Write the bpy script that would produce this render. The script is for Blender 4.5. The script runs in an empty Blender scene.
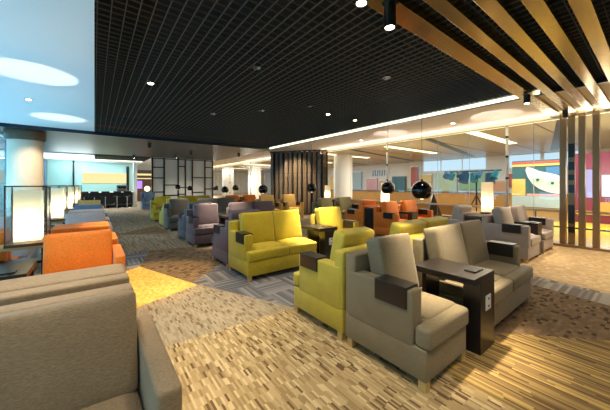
import bpy, bmesh, math, random
from mathutils import Vector, Matrix, Euler
R = math.radians
random.seed(7)
SC = bpy.context.scene
COL = SC.collection

# ------------------------------------------------------------------ materials
def srgb(r, g, b):
    f = lambda c: (c/255/12.92) if c <= 10 else ((c/255+.055)/1.055)**2.4
    return (f(r), f(g), f(b), 1)

def new_mat(name):
    m = bpy.data.materials.new(name); m.use_nodes = True
    nt = m.node_tree
    return m, nt, nt.nodes['Principled BSDF']

def plain(name, col, rough=.6, metal=0, spec=.5, emit=None, estr=0, vary=.06, scale=18):
    m, nt, b = new_mat(name)
    b.inputs['Roughness'].default_value = rough
    b.inputs['Metallic'].default_value = metal
    b.inputs['Specular IOR Level'].default_value = spec
    if vary:
        tc = nt.nodes.new('ShaderNodeTexCoord'); nz = nt.nodes.new('ShaderNodeTexNoise')
        nz.inputs['Scale'].default_value = scale; nz.inputs['Detail'].default_value = 3
        mx = nt.nodes.new('ShaderNodeMix'); mx.data_type = 'RGBA'
        mx.inputs['A'].default_value = tuple(c*(1-vary) for c in col[:3])+(1,)
        mx.inputs['B'].default_value = tuple(min(1, c*(1+vary)) for c in col[:3])+(1,)
        nt.links.new(tc.outputs['Object'], nz.inputs['Vector'])
        nt.links.new(nz.outputs['Fac'], mx.inputs['Factor'])
        nt.links.new(mx.outputs['Result'], b.inputs['Base Color'])
    else:
        b.inputs['Base Color'].default_value = col
    if emit:
        b.inputs['Emission Color'].default_value = emit
        b.inputs['Emission Strength'].default_value = estr
    return m

def fabric(name, col, weave=210):
    m, nt, b = new_mat(name)
    N = nt.nodes.new; L = nt.links.new
    tc = N('ShaderNodeTexCoord')
    mp = N('ShaderNodeMapping'); mp.inputs['Scale'].default_value = (.3, 1, 1.2)
    n1 = N('ShaderNodeTexNoise'); n1.inputs['Scale'].default_value = weave; n1.inputs['Detail'].default_value = 2
    n2 = N('ShaderNodeTexNoise'); n2.inputs['Scale'].default_value = 7; n2.inputs['Detail'].default_value = 2
    L(tc.outputs['Object'], mp.inputs['Vector']); L(mp.outputs['Vector'], n1.inputs['Vector'])
    L(tc.outputs['Object'], n2.inputs['Vector'])
    r1 = N('ShaderNodeMapRange'); r1.inputs['From Min'].default_value = .3; r1.inputs['From Max'].default_value = .7
    r1.inputs['To Min'].default_value = .78; r1.inputs['To Max'].default_value = 1.2
    r2 = N('ShaderNodeMapRange'); r2.inputs['From Min'].default_value = .3; r2.inputs['From Max'].default_value = .7
    r2.inputs['To Min'].default_value = .93; r2.inputs['To Max'].default_value = 1.07
    L(n1.outputs['Fac'], r1.inputs['Value']); L(n2.outputs['Fac'], r2.inputs['Value'])
    mu = N('ShaderNodeMath'); mu.operation = 'MULTIPLY'
    L(r1.outputs['Result'], mu.inputs[0]); L(r2.outputs['Result'], mu.inputs[1])
    vm = N('ShaderNodeVectorMath'); vm.operation = 'SCALE'; vm.inputs[0].default_value = col[:3]
    L(mu.outputs[0], vm.inputs['Scale']); L(vm.outputs['Vector'], b.inputs['Base Color'])
    bp = N('ShaderNodeBump'); bp.inputs['Strength'].default_value = .25; bp.inputs['Distance'].default_value = .004
    L(n1.outputs['Fac'], bp.inputs['Height']); L(bp.outputs['Normal'], b.inputs['Normal'])
    b.inputs['Roughness'].default_value = .62
    b.inputs['Specular IOR Level'].default_value = .35
    b.inputs['Sheen Weight'].default_value = .15
    return m

def wood(name, c1, c2, rough=.35, scale=6, axis=(1, 8, 8)):
    m, nt, b = new_mat(name)
    N = nt.nodes.new; L = nt.links.new
    tc = N('ShaderNodeTexCoord'); mp = N('ShaderNodeMapping'); mp.inputs['Scale'].default_value = axis
    nz = N('ShaderNodeTexNoise'); nz.inputs['Scale'].default_value = scale; nz.inputs['Detail'].default_value = 5
    mx = N('ShaderNodeMix'); mx.data_type = 'RGBA'
    mx.inputs['A'].default_value = c1; mx.inputs['B'].default_value = c2
    L(tc.outputs['Object'], mp.inputs['Vector']); L(mp.outputs['Vector'], nz.inputs['Vector'])
    L(nz.outputs['Fac'], mx.inputs['Factor']); L(mx.outputs['Result'], b.inputs['Base Color'])
    b.inputs['Roughness'].default_value = rough
    return m

def emis(name, col, s, vary=0):
    m = bpy.data.materials.new(name); m.use_nodes = True
    nt = m.node_tree; nt.nodes.clear()
    e = nt.nodes.new('ShaderNodeEmission'); o = nt.nodes.new('ShaderNodeOutputMaterial')
    e.inputs['Color'].default_value = col; e.inputs['Strength'].default_value = s
    nt.links.new(e.outputs[0], o.inputs[0])
    return m

def glass(name, tint=(1, 1, 1, 1), refl=.06, rough=0.0):
    m = bpy.data.materials.new(name); m.use_nodes = True
    nt = m.node_tree; nt.nodes.clear()
    t = nt.nodes.new('ShaderNodeBsdfTransparent'); g = nt.nodes.new('ShaderNodeBsdfGlossy')
    mx = nt.nodes.new('ShaderNodeMixShader'); o = nt.nodes.new('ShaderNodeOutputMaterial')
    lw = nt.nodes.new('ShaderNodeLayerWeight'); lw.inputs['Blend'].default_value = .5
    pw = nt.nodes.new('ShaderNodeMath'); pw.operation = 'POWER'; pw.inputs[1].default_value = 4
    fr = nt.nodes.new('ShaderNodeMath'); fr.operation = 'MULTIPLY_ADD'; fr.inputs[1].default_value = .5; fr.inputs[2].default_value = refl*.35
    nt.links.new(lw.outputs['Facing'], pw.inputs[0]); nt.links.new(pw.outputs[0], fr.inputs[0])
    t.inputs['Color'].default_value = tint; g.inputs['Roughness'].default_value = rough
    nt.links.new(fr.outputs[0], mx.inputs[0])
    nt.links.new(t.outputs[0], mx.inputs[1]); nt.links.new(g.outputs[0], mx.inputs[2]); nt.links.new(mx.outputs[0], o.inputs[0])
    return m

def cells(name, sx, sy, ramp, rough=.9, rot=0, wob=.0, stripes=None):
    """carpet of small woven dashes, each cell its own tone"""
    m, nt, b = new_mat(name)
    N = nt.nodes.new; L = nt.links.new
    tc = N('ShaderNodeTexCoord'); mp = N('ShaderNodeMapping'); mp.inputs['Rotation'].default_value = (0, 0, rot)
    L(tc.outputs['Object'], mp.inputs['Vector'])
    sp = N('ShaderNodeSeparateXYZ'); L(mp.outputs['Vector'], sp.inputs[0])
    def math_(op, a, v=None, c=None):
        n = N('ShaderNodeMath'); n.operation = op
        if hasattr(a, 'links'): L(a, n.inputs[0])
        else: n.inputs[0].default_value = a
        if v is not None:
            if hasattr(v, 'links'): L(v, n.inputs[1])
            else: n.inputs[1].default_value = v
        return n.outputs[0]
    fx = math_('FLOOR', math_('DIVIDE', sp.outputs['X'], sx))
    # each column of dashes starts at its own offset
    wn0 = N('ShaderNodeTexWhiteNoise'); wn0.noise_dimensions = '1D'; L(fx, wn0.inputs['W'])
    off = math_('MULTIPLY', wn0.outputs['Value'], wob)
    fy = math_('FLOOR', math_('ADD', math_('DIVIDE', sp.outputs['Y'], sy), off))
    cb = N('ShaderNodeCombineXYZ'); L(fx, cb.inputs[0]); L(fy, cb.inputs[1])
    wn = N('ShaderNodeTexWhiteNoise'); wn.noise_dimensions = '2D'; L(cb.outputs[0], wn.inputs['Vector'])
    cr = N('ShaderNodeValToRGB'); cr.color_ramp.interpolation = 'CONSTANT'
    el = cr.color_ramp.elements
    el[0].position = ramp[0][0]; el[0].color = ramp[0][1]
    el[1].position = ramp[1][0]; el[1].color = ramp[1][1]
    for p, c in ramp[2:]:
        e = el.new(p); e.color = c
    L(wn.outputs['Value'], cr.inputs['Fac'])
    nz = N('ShaderNodeTexNoise'); nz.inputs['Scale'].default_value = 420
    L(tc.outputs['Object'], nz.inputs['Vector'])
    mr = N('ShaderNodeMapRange'); mr.inputs['To Min'].default_value = .7; mr.inputs['To Max'].default_value = 1.3
    L(nz.outputs['Fac'], mr.inputs['Value'])
    vm = N('ShaderNodeVectorMath'); vm.operation = 'SCALE'
    L(cr.outputs['Color'], vm.inputs[0]); L(mr.outputs['Result'], vm.inputs['Scale'])
    L(vm.outputs['Vector'], b.inputs['Base Color'])
    b.inputs['Roughness'].default_value = rough; b.inputs['Specular IOR Level'].default_value = .15
    return m

def herring(name, t, n, ca, cb_, rough=.9, rot=0):
    """square carpet tiles with stripes turned tile by tile"""
    m, nt, b = new_mat(name)
    N = nt.nodes.new; L = nt.links.new
    tc = N('ShaderNodeTexCoord'); mp = N('ShaderNodeMapping'); mp.inputs['Rotation'].default_value = (0, 0, rot)
    L(tc.outputs['Object'], mp.inputs['Vector'])
    ck = N('ShaderNodeTexChecker'); ck.inputs['Scale'].default_value = 1/t
    ck.inputs['Color1'].default_value = (0, 0, 0, 1); ck.inputs['Color2'].default_value = (1, 1, 1, 1)
    L(mp.outputs['Vector'], ck.inputs['Vector'])
    sp = N('ShaderNodeSeparateXYZ'); L(mp.outputs['Vector'], sp.inputs[0])
    mx = N('ShaderNodeMix'); mx.data_type = 'FLOAT'
    L(ck.outputs['Fac'], mx.inputs['Factor']); L(sp.outputs['X'], mx.inputs['A']); L(sp.outputs['Y'], mx.inputs['B'])
    d = N('ShaderNodeMath'); d.operation = 'MULTIPLY'; d.inputs[1].default_value = n/t
    L(mx.outputs['Result'], d.inputs[0])
    fl = N('ShaderNodeMath'); fl.operation = 'FLOOR'; L(d.outputs[0], fl.inputs[0])
    wn = N('ShaderNodeTexWhiteNoise'); wn.noise_dimensions = '1D'; L(fl.outputs[0], wn.inputs['W'])
    mc = N('ShaderNodeMix'); mc.data_type = 'RGBA'; mc.inputs['A'].default_value = ca; mc.inputs['B'].default_value = cb_
    L(wn.outputs['Value'], mc.inputs['Factor']); L(mc.outputs['Result'], b.inputs['Base Color'])
    b.inputs['Roughness'].default_value = rough; b.inputs['Specular IOR Level'].default_value = .15
    return m

M = {}
M['taupe'] = fabric('taupe_fabric', srgb(142, 121, 93))
M['greyA'] = fabric('grey_taupe_fabric', srgb(128, 114, 86))
M['yellow'] = fabric('yellow_fabric', srgb(188, 166, 36))
M['yellow_green'] = fabric('yellow_green_fabric', srgb(196, 174, 58))
M['purple'] = fabric('purple_grey_fabric', srgb(94, 80, 88))
M['slate'] = fabric('slate_fabric', srgb(80, 78, 74))
M['bluedark'] = fabric('dark_blue_grey_fabric', srgb(66, 76, 90))
M['lilac'] = fabric('lilac_grey_fabric', srgb(172, 158, 150))
M['orange'] = fabric('orange_fabric', srgb(226, 122, 30))
M['olive'] = fabric('olive_fabric', srgb(126, 118, 80))
M['tan'] = fabric('tan_fabric', srgb(206, 164, 88))
M['bluegrey'] = fabric('blue_grey_fabric', srgb(96, 118, 142))
M['pale'] = fabric('pale_grey_fabric', srgb(200, 184, 180))
M['dark_wood'] = wood('dark_wenge', srgb(20, 17, 17), srgb(38, 32, 30), .3)
M['brown_wood'] = wood('brown_wood', srgb(74, 48, 32), srgb(110, 74, 48), .3)
M['light_wood'] = wood('light_wood', srgb(196, 150, 96), srgb(222, 180, 124), .35)
M['leg'] = plain('beech_leg', srgb(196, 164, 104), .4)
M['black'] = plain('black_satin', srgb(16, 16, 18), .3)
M['white'] = plain('white_paint', srgb(236, 236, 234), .6, vary=.01)
M['ceil_white'] = plain('white_ceiling', srgb(238, 240, 242), .8, vary=.01)
M['soffit'] = plain('soffit_paint', srgb(236, 226, 214), .8, vary=.01)
M['grid'] = plain('grid_black', srgb(70, 64, 55), .5, vary=.1)
M['plenum'] = plain('plenum_black', srgb(6, 6, 7), .9, vary=.1)
M['brass'] = plain('brushed_brass', srgb(176, 150, 92), .22, metal=.95, vary=.18, scale=5)
M['col_brass'] = plain('satin_bronze', srgb(148, 118, 82), .38, metal=.4, vary=.05, scale=4)
M['steel'] = plain('steel', srgb(180, 182, 186), .25, metal=1, vary=.02)
M['soffit_metal'] = plain('mirror_soffit', srgb(88, 82, 74), .4, metal=.9, vary=.1, scale=3)
M['dark_band'] = plain('dark_blue_band', srgb(24, 34, 48), .3)
M['globe'] = plain('black_gloss_globe', srgb(8, 10, 14), .12)
M['lamp'] = emis('lamp_glow', srgb(255, 214, 130), 2.6)
M['lamp_white'] = emis('lamp_white_glow', srgb(255, 236, 190), 2.4)
def paper(name, col):
    m = bpy.data.materials.new(name); m.use_nodes = True
    nt = m.node_tree; nt.nodes.clear()
    t = nt.nodes.new('ShaderNodeBsdfTranslucent'); d = nt.nodes.new('ShaderNodeBsdfDiffuse')
    mx = nt.nodes.new('ShaderNodeMixShader'); o = nt.nodes.new('ShaderNodeOutputMaterial')
    t.inputs['Color'].default_value = col; d.inputs['Color'].default_value = col; mx.inputs[0].default_value = .3
    nt.links.new(t.outputs[0], mx.inputs[1]); nt.links.new(d.outputs[0], mx.inputs[2]); nt.links.new(mx.outputs[0], o.inputs[0])
    return m
M['shade'] = paper('lamp_paper', srgb(250, 240, 220))
M['spot_warm'] = emis('bulb_glow', srgb(255, 220, 150), 6)
M['spot_glow'] = emis('spot_glow', srgb(255, 236, 200), 40)
M['cove'] = emis('cove_glow', srgb(250, 252, 214), 2.2)
M['cove_warm'] = emis('cove_warm_glow', srgb(255, 240, 190), 3.2)
M['panel_glow'] = emis('backlit_panel', srgb(250, 232, 166), 1.05)
M['glass'] = glass('clear_glass', (.96, .98, .97, 1))
M['blue_glass'] = glass('blue_glass', (.55, .82, .92, 1))
M['lamp_glass'] = glass('lamp_glass', (.93, .96, .96, 1))
M['teal_wall'] = plain('teal_glass_wall', srgb(172, 212, 204), .2)
M['shoji'] = plain('shoji_paper', srgb(206, 204, 196), .7, vary=.04)
M['slat'] = wood('slat_bronze', srgb(70, 58, 46), srgb(120, 100, 76), .3, 2)
M['cream'] = plain('cream_column', srgb(226, 208, 184), .55)
M['red_pipe'] = plain('red_pipe', srgb(170, 40, 24), .4)
M['yellow_floor'] = plain('concourse_yellow', srgb(232, 204, 80), .25, vary=.25, scale=2.5)
M['tan_floor'] = plain('concourse_tan', srgb(170, 128, 70), .3, vary=.15, scale=1.5)
M['conc_ceil'] = plain('concourse_ceiling', srgb(182, 170, 138), .3, vary=.12, scale=.6)
M['purple_glow'] = emis('purple_screen', srgb(170, 130, 235), 1.5)

# carpets
T = lambda *a: srgb(*a)
M['c_mosaic'] = cells('carpet_mosaic', .015, .075, [(0, T(108, 84, 58)), (.09, T(152, 128, 90)), (.32, T(170, 146, 104)), (.62, T(184, 160, 118)), (.86, T(202, 180, 138))], wob=.4)
M['c_stripe'] = cells('carpet_stripe', .016, .5, [(0, T(104, 82, 54)), (.2, T(158, 132, 80)), (.45, T(140, 114, 76)), (.7, T(190, 160, 96)), (.9, T(124, 98, 64))], wob=3)
M['c_gold'] = cells('carpet_gold', .03, .06, [(0, T(216, 168, 84)), (.3, T(228, 182, 98)), (.7, T(236, 192, 110))])
M['c_brown'] = cells('carpet_brown', .06, .03, [(0, T(78, 60, 46)), (.16, T(116, 94, 70)), (.5, T(124, 102, 76)), (.8, T(134, 112, 84))], wob=.5)
M['c_herring'] = herring('carpet_herringbone', .42, 12, T(84, 84, 90), T(146, 142, 142))
M['c_grey'] = cells('carpet_grey', .022, .3, [(0, T(124, 110, 92)), (.3, T(146, 132, 108)), (.6, T(158, 142, 116)), (.85, T(136, 122, 106))], wob=2)
M['c_greystripe'] = cells('carpet_grey_stripe', .5, .03, [(0, T(130, 120, 114)), (.4, T(176, 166, 156)), (.7, T(150, 140, 132))], wob=.3)
M['c_beige'] = cells('carpet_beige', .05, .05, [(0, T(200, 168, 124)), (.4, T(212, 182, 138)), (.8, T(222, 194, 152))])
M['c_pale'] = cells('carpet_pale', .016, .07, [(0, T(122, 104, 80)), (.12, T(154, 138, 112)), (.6, T(170, 154, 128))], wob=.4)

# ------------------------------------------------------------------ mesh builder
class MB:
    def __init__(self): self.bm = bmesh.new()
    def box(self, x0, x1, y0, y1, z0, z1, bev=0, seg=2, rot=None, piv=None):
        r = bmesh.ops.create_cube(self.bm, size=1)
        vs = r['verts']
        for v in vs:
            v.co = Vector((x0+(v.co.x+.5)*(x1-x0), y0+(v.co.y+.5)*(y1-y0), z0+(v.co.z+.5)*(z1-z0)))
        if bev:
            es = list({e for v in vs for e in v.link_edges})
            r2 = bmesh.ops.bevel(self.bm, geom=es, offset=bev, segments=seg, profile=.5, affect='EDGES')
            vs = list({v for f in r2['faces'] for v in f.verts} | {v for v in vs if v.is_valid})
        if rot is not None:
            bmesh.ops.rotate(self.bm, verts=vs, cent=piv or Vector((0, 0, 0)), matrix=rot)
        return self
    def prism(self, pts, z0, z1, bev=0, seg=2):
        a = [self.bm.verts.new((x, y, z0)) for x, y in pts]
        b = [self.bm.verts.new((x, y, z1)) for x, y in pts]
        n = len(pts)
        fs = [self.bm.faces.new(a[::-1]), self.bm.faces.new(b)]
        for i in range(n):
            fs.append(self.bm.faces.new((a[i], a[(i+1) % n], b[(i+1) % n], b[i])))
        bmesh.ops.recalc_face_normals(self.bm, faces=fs)
        if bev:
            es = list({e for f in fs for e in f.edges})
            bmesh.ops.bevel(self.bm, geom=es, offset=bev, segments=seg, profile=.5, affect='EDGES')
        return self
    def cyl(self, p0, p1, r0, r1=None, seg=16, cap=True):
        r1 = r0 if r1 is None else r1
        p0, p1 = Vector(p0), Vector(p1); d = p1-p0
        m = Matrix.Translation((p0+p1)/2) @ d.to_track_quat('Z', 'Y').to_matrix().to_4x4()
        bmesh.ops.create_cone(self.bm, cap_ends=cap, segments=seg, radius1=r0, radius2=r1, depth=d.length, matrix=m)
        return self
    def lathe(self, prof, c=(0, 0, 0), seg=24):
        rings = []
        for r, z in prof:
            rings.append([self.bm.verts.new((c[0]+r*math.cos(2*math.pi*i/seg), c[1]+r*math.sin(2*math.pi*i/seg), c[2]+z)) for i in range(seg)])
        for a, b in zip(rings, rings[1:]):
            for i in range(seg):
                self.bm.faces.new((a[i], a[(i+1) % seg], b[(i+1) % seg], b[i]))
        return self
    def pillow(self, w, d, h, mat, crown=.12, edge=.035, n=9):
        """soft upholstered block, w x d x h about its centre, placed by mat"""
        hw, hd, hh = w/2, d/2, h/2
        b2 = bmesh.new()
        r = bmesh.ops.create_cube(b2, size=1)
        bmesh.ops.subdivide_edges(b2, edges=list(b2.edges), cuts=n, use_grid_fill=True)
        for v in b2.verts:
            x, y, z = v.co.x*2, v.co.y*2, v.co.z*2
            # snap the grid lines near the border so the rounding has loops to work with
            fx = lambda t: math.copysign(1-(1-abs(t))**1.6, t)
            p = Vector((fx(x)*hw, fx(y)*hd, fx(z)*hh))
            e = min(edge, hw*.9, hd*.9, hh*.9)
            c = Vector((max(-hw+e, min(hw-e, p.x)), max(-hd+e, min(hd-e, p.y)), max(-hh+e, min(hh-e, p.z))))
            q = p-c
            if q.length > 1e-9:
                q = q.normalized()*e
            p = c+q
            bul = (1-(p.x/hw)**2)*(1-(p.y/hd)**2)
            p.z += math.copysign(1, z)*h*crown*bul*min(1, abs(p.z)/hh)
            v.co = p
        bmesh.ops.transform(b2, matrix=mat, verts=b2.verts)
        me = bpy.data.meshes.new('t'); b2.to_mesh(me); b2.free()
        self.bm.from_mesh(me); bpy.data.meshes.remove(me)
        return self
    def build(self, name, material, parent=None, smooth=False, mats=None):
        bmesh.ops.recalc_face_normals(self.bm, faces=self.bm.faces)
        me = bpy.data.meshes.new(name); self.bm.to_mesh(me); self.bm.free()
        for m in (mats or [material]): me.materials.append(m)
        if smooth:
            for p in me.polygons: p.use_smooth = True
        else:
            for p in me.polygons: p.use_smooth = False
        o = bpy.data.objects.new(name, me); COL.objects.link(o)
        if parent: o.parent = parent
        return o

def tag(o, label, cat, group=None):
    o['label'] = label; o['category'] = cat
    if group: o['group'] = group
    return o
def thing(name, label, cat, loc=(0, 0, 0), rz=0, group=None):
    o = bpy.data.objects.new(name, None); COL.objects.link(o)
    o.empty_display_size = .1
    o.location = loc; o.rotation_euler = (0, 0, rz)
    return tag(o, label, cat, group)
def struct(name, mb, m, parent=None, **k):
    o = mb.build(name, m, parent, **k)
    if not parent: o['kind'] = 'structure'
    return o

def light(kind, name, loc, e, col=(1, 1, 1), rot=(0, 0, 0), **k):
    l = bpy.data.lights.new(name, kind); l.energy = e; l.color = col
    for a, v in k.items(): setattr(l, a, v)
    o = bpy.data.objects.new(name, l); o.location = loc; o.rotation_euler = rot; COL.objects.link(o); return o

# ------------------------------------------------------------------ seating
def seat_unit(name, label, cat, x0, x1, yfront, yback, n, arms, mat, group, arm_t=.12, cush_top=.91, back_h=.775, cmat=None, pad=True, inset=False, tee=True):
    """upholstered seat; local +y is its back, local -y its front"""
    dirn = 1 if yback > yfront else -1
    D = abs(yback-yfront); W = x1-x0
    t = thing(name, label, cat, ((x0+x1)/2, yback, 0), 0 if dirn == 1 else math.pi, group)
    al, ar = arms if dirn == 1 else arms[::-1]
    hw = W/2
    f = M[mat]; cm = M[cmat] if cmat else f
    b = MB(); b.box(-hw, hw, -D+.02, -.004, .065, .275, .012)
    b.box(-hw+(arm_t+.002 if inset and al else .002), hw-(arm_t+.002 if inset and ar else .002), -.115, -.002, .26, back_h, .02, 3)
    b.build('frame', f, t, smooth=True)
    for side, on in ((-1, al), (1, ar)):
        if not on: continue
        xa, xb = (-hw-.003, -hw+arm_t) if side < 0 else (hw-arm_t, hw+.003)
        a = MB(); a.box(xa, xb, -D+(.115 if tee else .012), -.03, .255, .635, .018, 3)
        ao = a.build('arm', f, t, smooth=True)
        # saddle of dark wood folded over the arm's top and outer side
        if not pad: continue
        p = MB()
        ya, yb = (-D+.155, -D+.42) if tee else (-D+.12, -D+.40)
        xo = xa if side < 0 else xb
        p.box(xa-.012, xb+.012, ya, yb, .632, .650, .003)
        p.box(xa-.013, xa-.001, ya, yb, .50, .649, .003); p.box(xb+.001, xb+.013, ya, yb, .52, .649, .003)
        p.build('arm_pad', M['dark_wood'], ao)
    il = -hw+(arm_t if al else .004); ir = hw-(arm_t if ar else .004)
    cw = (ir-il)/n
    for i in range(n):
        cx0, cx1 = il+i*cw+.003, il+(i+1)*cw-.003
        c = MB()
        ex0 = -hw if (al and i == 0 and tee) else cx0
        ex1 = hw if (ar and i == n-1 and tee) else cx1
        # T-shaped seat cushion reaching round the front of the arm
        pts = [(cx0, -.13), (cx0, -D+.108), (ex0, -D+.108), (ex0, -D-.005), (ex1, -D-.005), (ex1, -D+.108), (cx1, -D+.108), (cx1, -.13)]
        q = []
        for k, pnt in enumerate(pts):
            if not q or (abs(q[-1][0]-pnt[0])+abs(q[-1][1]-pnt[1])) > 1e-4: q.append(pnt)
        # drop collinear points
        qq = [q[k] for k in range(len(q)) if abs((q[k][0]-q[k-1][0])*(q[(k+1) % len(q)][1]-q[k][1])-(q[k][1]-q[k-1][1])*(q[(k+1) % len(q)][0]-q[k][0])) > 1e-7]
        c.prism(qq, .278, .415, .028, 4)
        # gentle crown
        for v in c.bm.verts:
            if v.co.z > .35:
                pass
        m4 = Matrix.Translation(((cx0+cx1)/2, (-D-.13)/2+.03, .395))
        c.pillow((cx1-cx0)-.03, D-.23, .075, m4, .22, .03, 7)
        c.build('seat_cushion', cm, t, smooth=True)
        bc = MB()
        hgt = cush_top-.40
        m4 = Matrix.Translation(((cx0+cx1)/2, -.235, .40+hgt/2)) @ Matrix.Rotation(R(-12), 4, 'X') @ Matrix.Rotation(R(90), 4, 'X')
        bc.pillow(cx1-cx0-.006, hgt, .15, m4, .12, .026, 9)
        bc.build('back_cushion', cm, t, smooth=True)
    for lx in (-hw+.035, hw-.035):
        for ly in (-D+.055, -.05):
            MB().box(lx-.028, lx+.028, ly-.028, ly+.028, 0, .068, .003).build('leg', M['leg'], t)
    return t

def c_table(label, x0, x1, yfront, yback, group='dark tables between the seats', socket=True, over=.13):
    """narrow table: top slab carried on a full-height front panel and a rear panel"""
    s = 1 if yback > yfront else -1
    D = abs(yback-yfront); W = x1-x0; h = W/2
    t = thing('side_table', label, 'table', ((x0+x1)/2, yfront, 0), 0 if s == 1 else math.pi, group)
    MB().box(*((-h-over, h) if s == 1 else (-h, h+over)), 0, D, .575, .625, .004).build('table_top', M['dark_wood'], t)
    MB().box(-h, h, .0, .13, 0, .574, .003).build('front_panel', M['dark_wood'], t)
    MB().box(-h+.02, h-.02, D-.05, D-.01, 0, .574, .003).build('rear_panel', M['dark_wood'], t)
    MB().box(-h*.55, h*.55, .06, .15, .626, .636, .003).build('cable_flap', M['black'], t)
    if socket:
        p = MB().box(-h*.35, h*.35, -.006, -.0005, .33, .45, .002).build('socket_plate', M['white'], t)
        for z in (.36, .42):
            MB().box(-.012, .012, -.0085, -.0062, z-.008, z+.008).build('socket', M['black'], p)
    return t

def console(label, x0, x1, y0, y1, h, top, body, group):
    t = thing('console_table', label, 'console', ((x0+x1)/2, (y0+y1)/2, 0), 0, group)
    w, d = (x1-x0)/2, (y1-y0)/2
    MB().box(-w, w, -d, d, h-.035, h, .004).build('table_top', M[top], t)
    for sx in (-1, 1):
        MB().box(*sorted((sx*w, sx*(w-.04))), -d, d, 0, h-.036, .003).build('side_panel', M[body], t)
    MB().box(-w+.041, w-.041, -d+.02, d-.02, h-.20, h-.17, .002).build('shelf', M[body], t)
    MB().box(-w+.041, w-.041, -d+.03, d-.03, .04, .065, .002).build('lower_shelf', M[body], t)
    return t

def table_lamp(label, x, y, z, w, h, group, frame=.0, glow='lamp', lamp_e=14):
    t = thing('table_lamp', label, 'lamp', (x, y, z), 0, group)
    a = w/2
    MB().box(-a-frame-.01, a+frame+.01, -a-frame-.01, a+frame+.01, 0, .03, .003).build('base', M['brown_wood'], t)
    s = MB()
    for q in ((-a, -a, a, -a), (a, -a, a, a), (a, a, -a, a), (-a, a, -a, -a)):
        vv = [s.bm.verts.new(c) for c in ((q[0], q[1], .05), (q[2], q[3], .05), (q[2], q[3], .05+h), (q[0], q[1], .05+h))]
        s.bm.faces.new(vv)
    bmesh.ops.remove_doubles(s.bm, verts=s.bm.verts, dist=.0005)
    so = s.build('lamp_shade', M['shade'], t)
    md = so.modifiers.new('thickness', 'SOLIDIFY'); md.thickness = .0004
    so.modifiers.clear()
    bl = MB().cyl((0, 0, .053), (0, 0, .11), .02, seg=12).build('bulb', M['spot_warm'], t)
    lp = light('POINT', 'lamp_light', (x, y, z+.05+h*.32), lamp_e, (1, .80, .50), shadow_soft_size=.04)
    MB().cyl((0, 0, .028), (0, 0, .052), .03).build('stem', M['steel'], t)
    if frame:
        f = MB(); g = a+frame
        for sx in (-1, 1):
            for sy in (-1, 1):
                f.box(sx*g-.006, sx*g+.006, sy*g-.006, sy*g+.006, .031, .09+h)
        for zz in (.088+h,):
            for sx in (-1, 1):
                f.box(sx*g-.008, sx*g+.008, -g, g, zz, zz+.014)
                f.box(-g, g, sx*g-.008, sx*g+.008, zz, zz+.014)
        f.build('frame', M['brown_wood'], t)
        for k, (ax, ay) in enumerate(((1, 0), (-1, 0), (0, 1), (0, -1))):
            p = MB()
            if ax: p.box(ax*g-.002, ax*g+.002, -g+.009, g-.009, .032, .086+h)
            else: p.box(-g+.009, g-.009, ay*g-.002, ay*g+.002, .032, .086+h)
            p.build('glass_pane', M['lamp_glass'], t)
    return t

# ---- the middle block
XA = ((1.69, 2.285), (2.415, 2.71), (2.72, 4.0))
XP = ((1.69, 2.38), (2.39, 2.66), (2.67, 4.04))
XQ = ((1.69, 2.93), (3.06, 3.36), (3.37, 4.08))
G1 = 'seats of the middle block'
def bench(kind, yf, yb, mat, la, ls, lt, X=None, socket=True, cmat=None):
    if kind == 'P':
        X = X or XP
        if la: seat_unit('armchair', la, 'armchair', *X[0], yf, yb, 1, (1, 0), mat, G1, cmat=cmat)
        if ls: seat_unit('loveseat', ls, 'sofa', *X[2], yf, yb, 2, (0, 1), mat, G1, cmat=cmat)
    else:
        X = XQ
        if ls: seat_unit('loveseat', ls, 'sofa', *X[0], yf, yb, 2, (1, 0), mat, G1, cmat=cmat)
        if la: seat_unit('armchair', la, 'armchair', *X[2], yf, yb, 1, (0, 1), mat, G1, cmat=cmat)
    if lt:
        s = 1 if yb > yf else -1
        c_table(lt, *X[1], yf-.03*s, yf+.48*s, socket=socket, over=.12 if socket else 0)

bench('P', .90, 1.645, 'greyA', 'grey taupe armchair in the front row left of the dark side table',
      'grey taupe two seat sofa in the front row right of the dark side table',
      'dark wood side table between the front grey taupe armchair and sofa', XA)
bench('P', 2.42, 1.665, 'yellow_green', 'pale yellow green armchair back to back with the front grey taupe armchair',
      'yellow sofa facing away, its back showing over the front grey sofa', None, XA)
bench('Q', 3.47, 4.225, 'yellow', 'bright yellow armchair with dark arm pad right of the second dark table',
      'bright yellow two seat sofa facing the camera at the aisle', 'dark wood side table between the yellow sofa and yellow armchair')
bench('P', 5.0, 4.245, 'purple', 'purple grey armchair facing away behind the bright yellow sofa',
      None, None)
bench('P', 6.05, 6.80, 'purple', 'purple grey armchair at the aisle facing the camera behind the yellow sofa',
      'purple grey two seat sofa behind the bright yellow sofa', 'dark side table between the purple armchair and purple sofa', socket=False)
bench('P', 7.58, 6.82, 'bluedark', 'blue grey armchair facing away behind the purple aisle armchair', None, None)
bench('P', 8.65, 9.40, 'slate', 'dark slate armchair at the aisle in the row behind the purple seats',
      'dark slate two seat sofa behind the purple sofa', None, cmat='slate')
bench('P', 10.16, 9.42, 'yellow_green', 'pale yellow armchair facing away behind the dark slate armchair', None, None)
bench('P', 11.25, 12.0, 'yellow', 'yellow armchair at the aisle in the farthest row, before the paper screen',
      'yellow two seat sofa in the farthest row before the paper screen', None)

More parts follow.
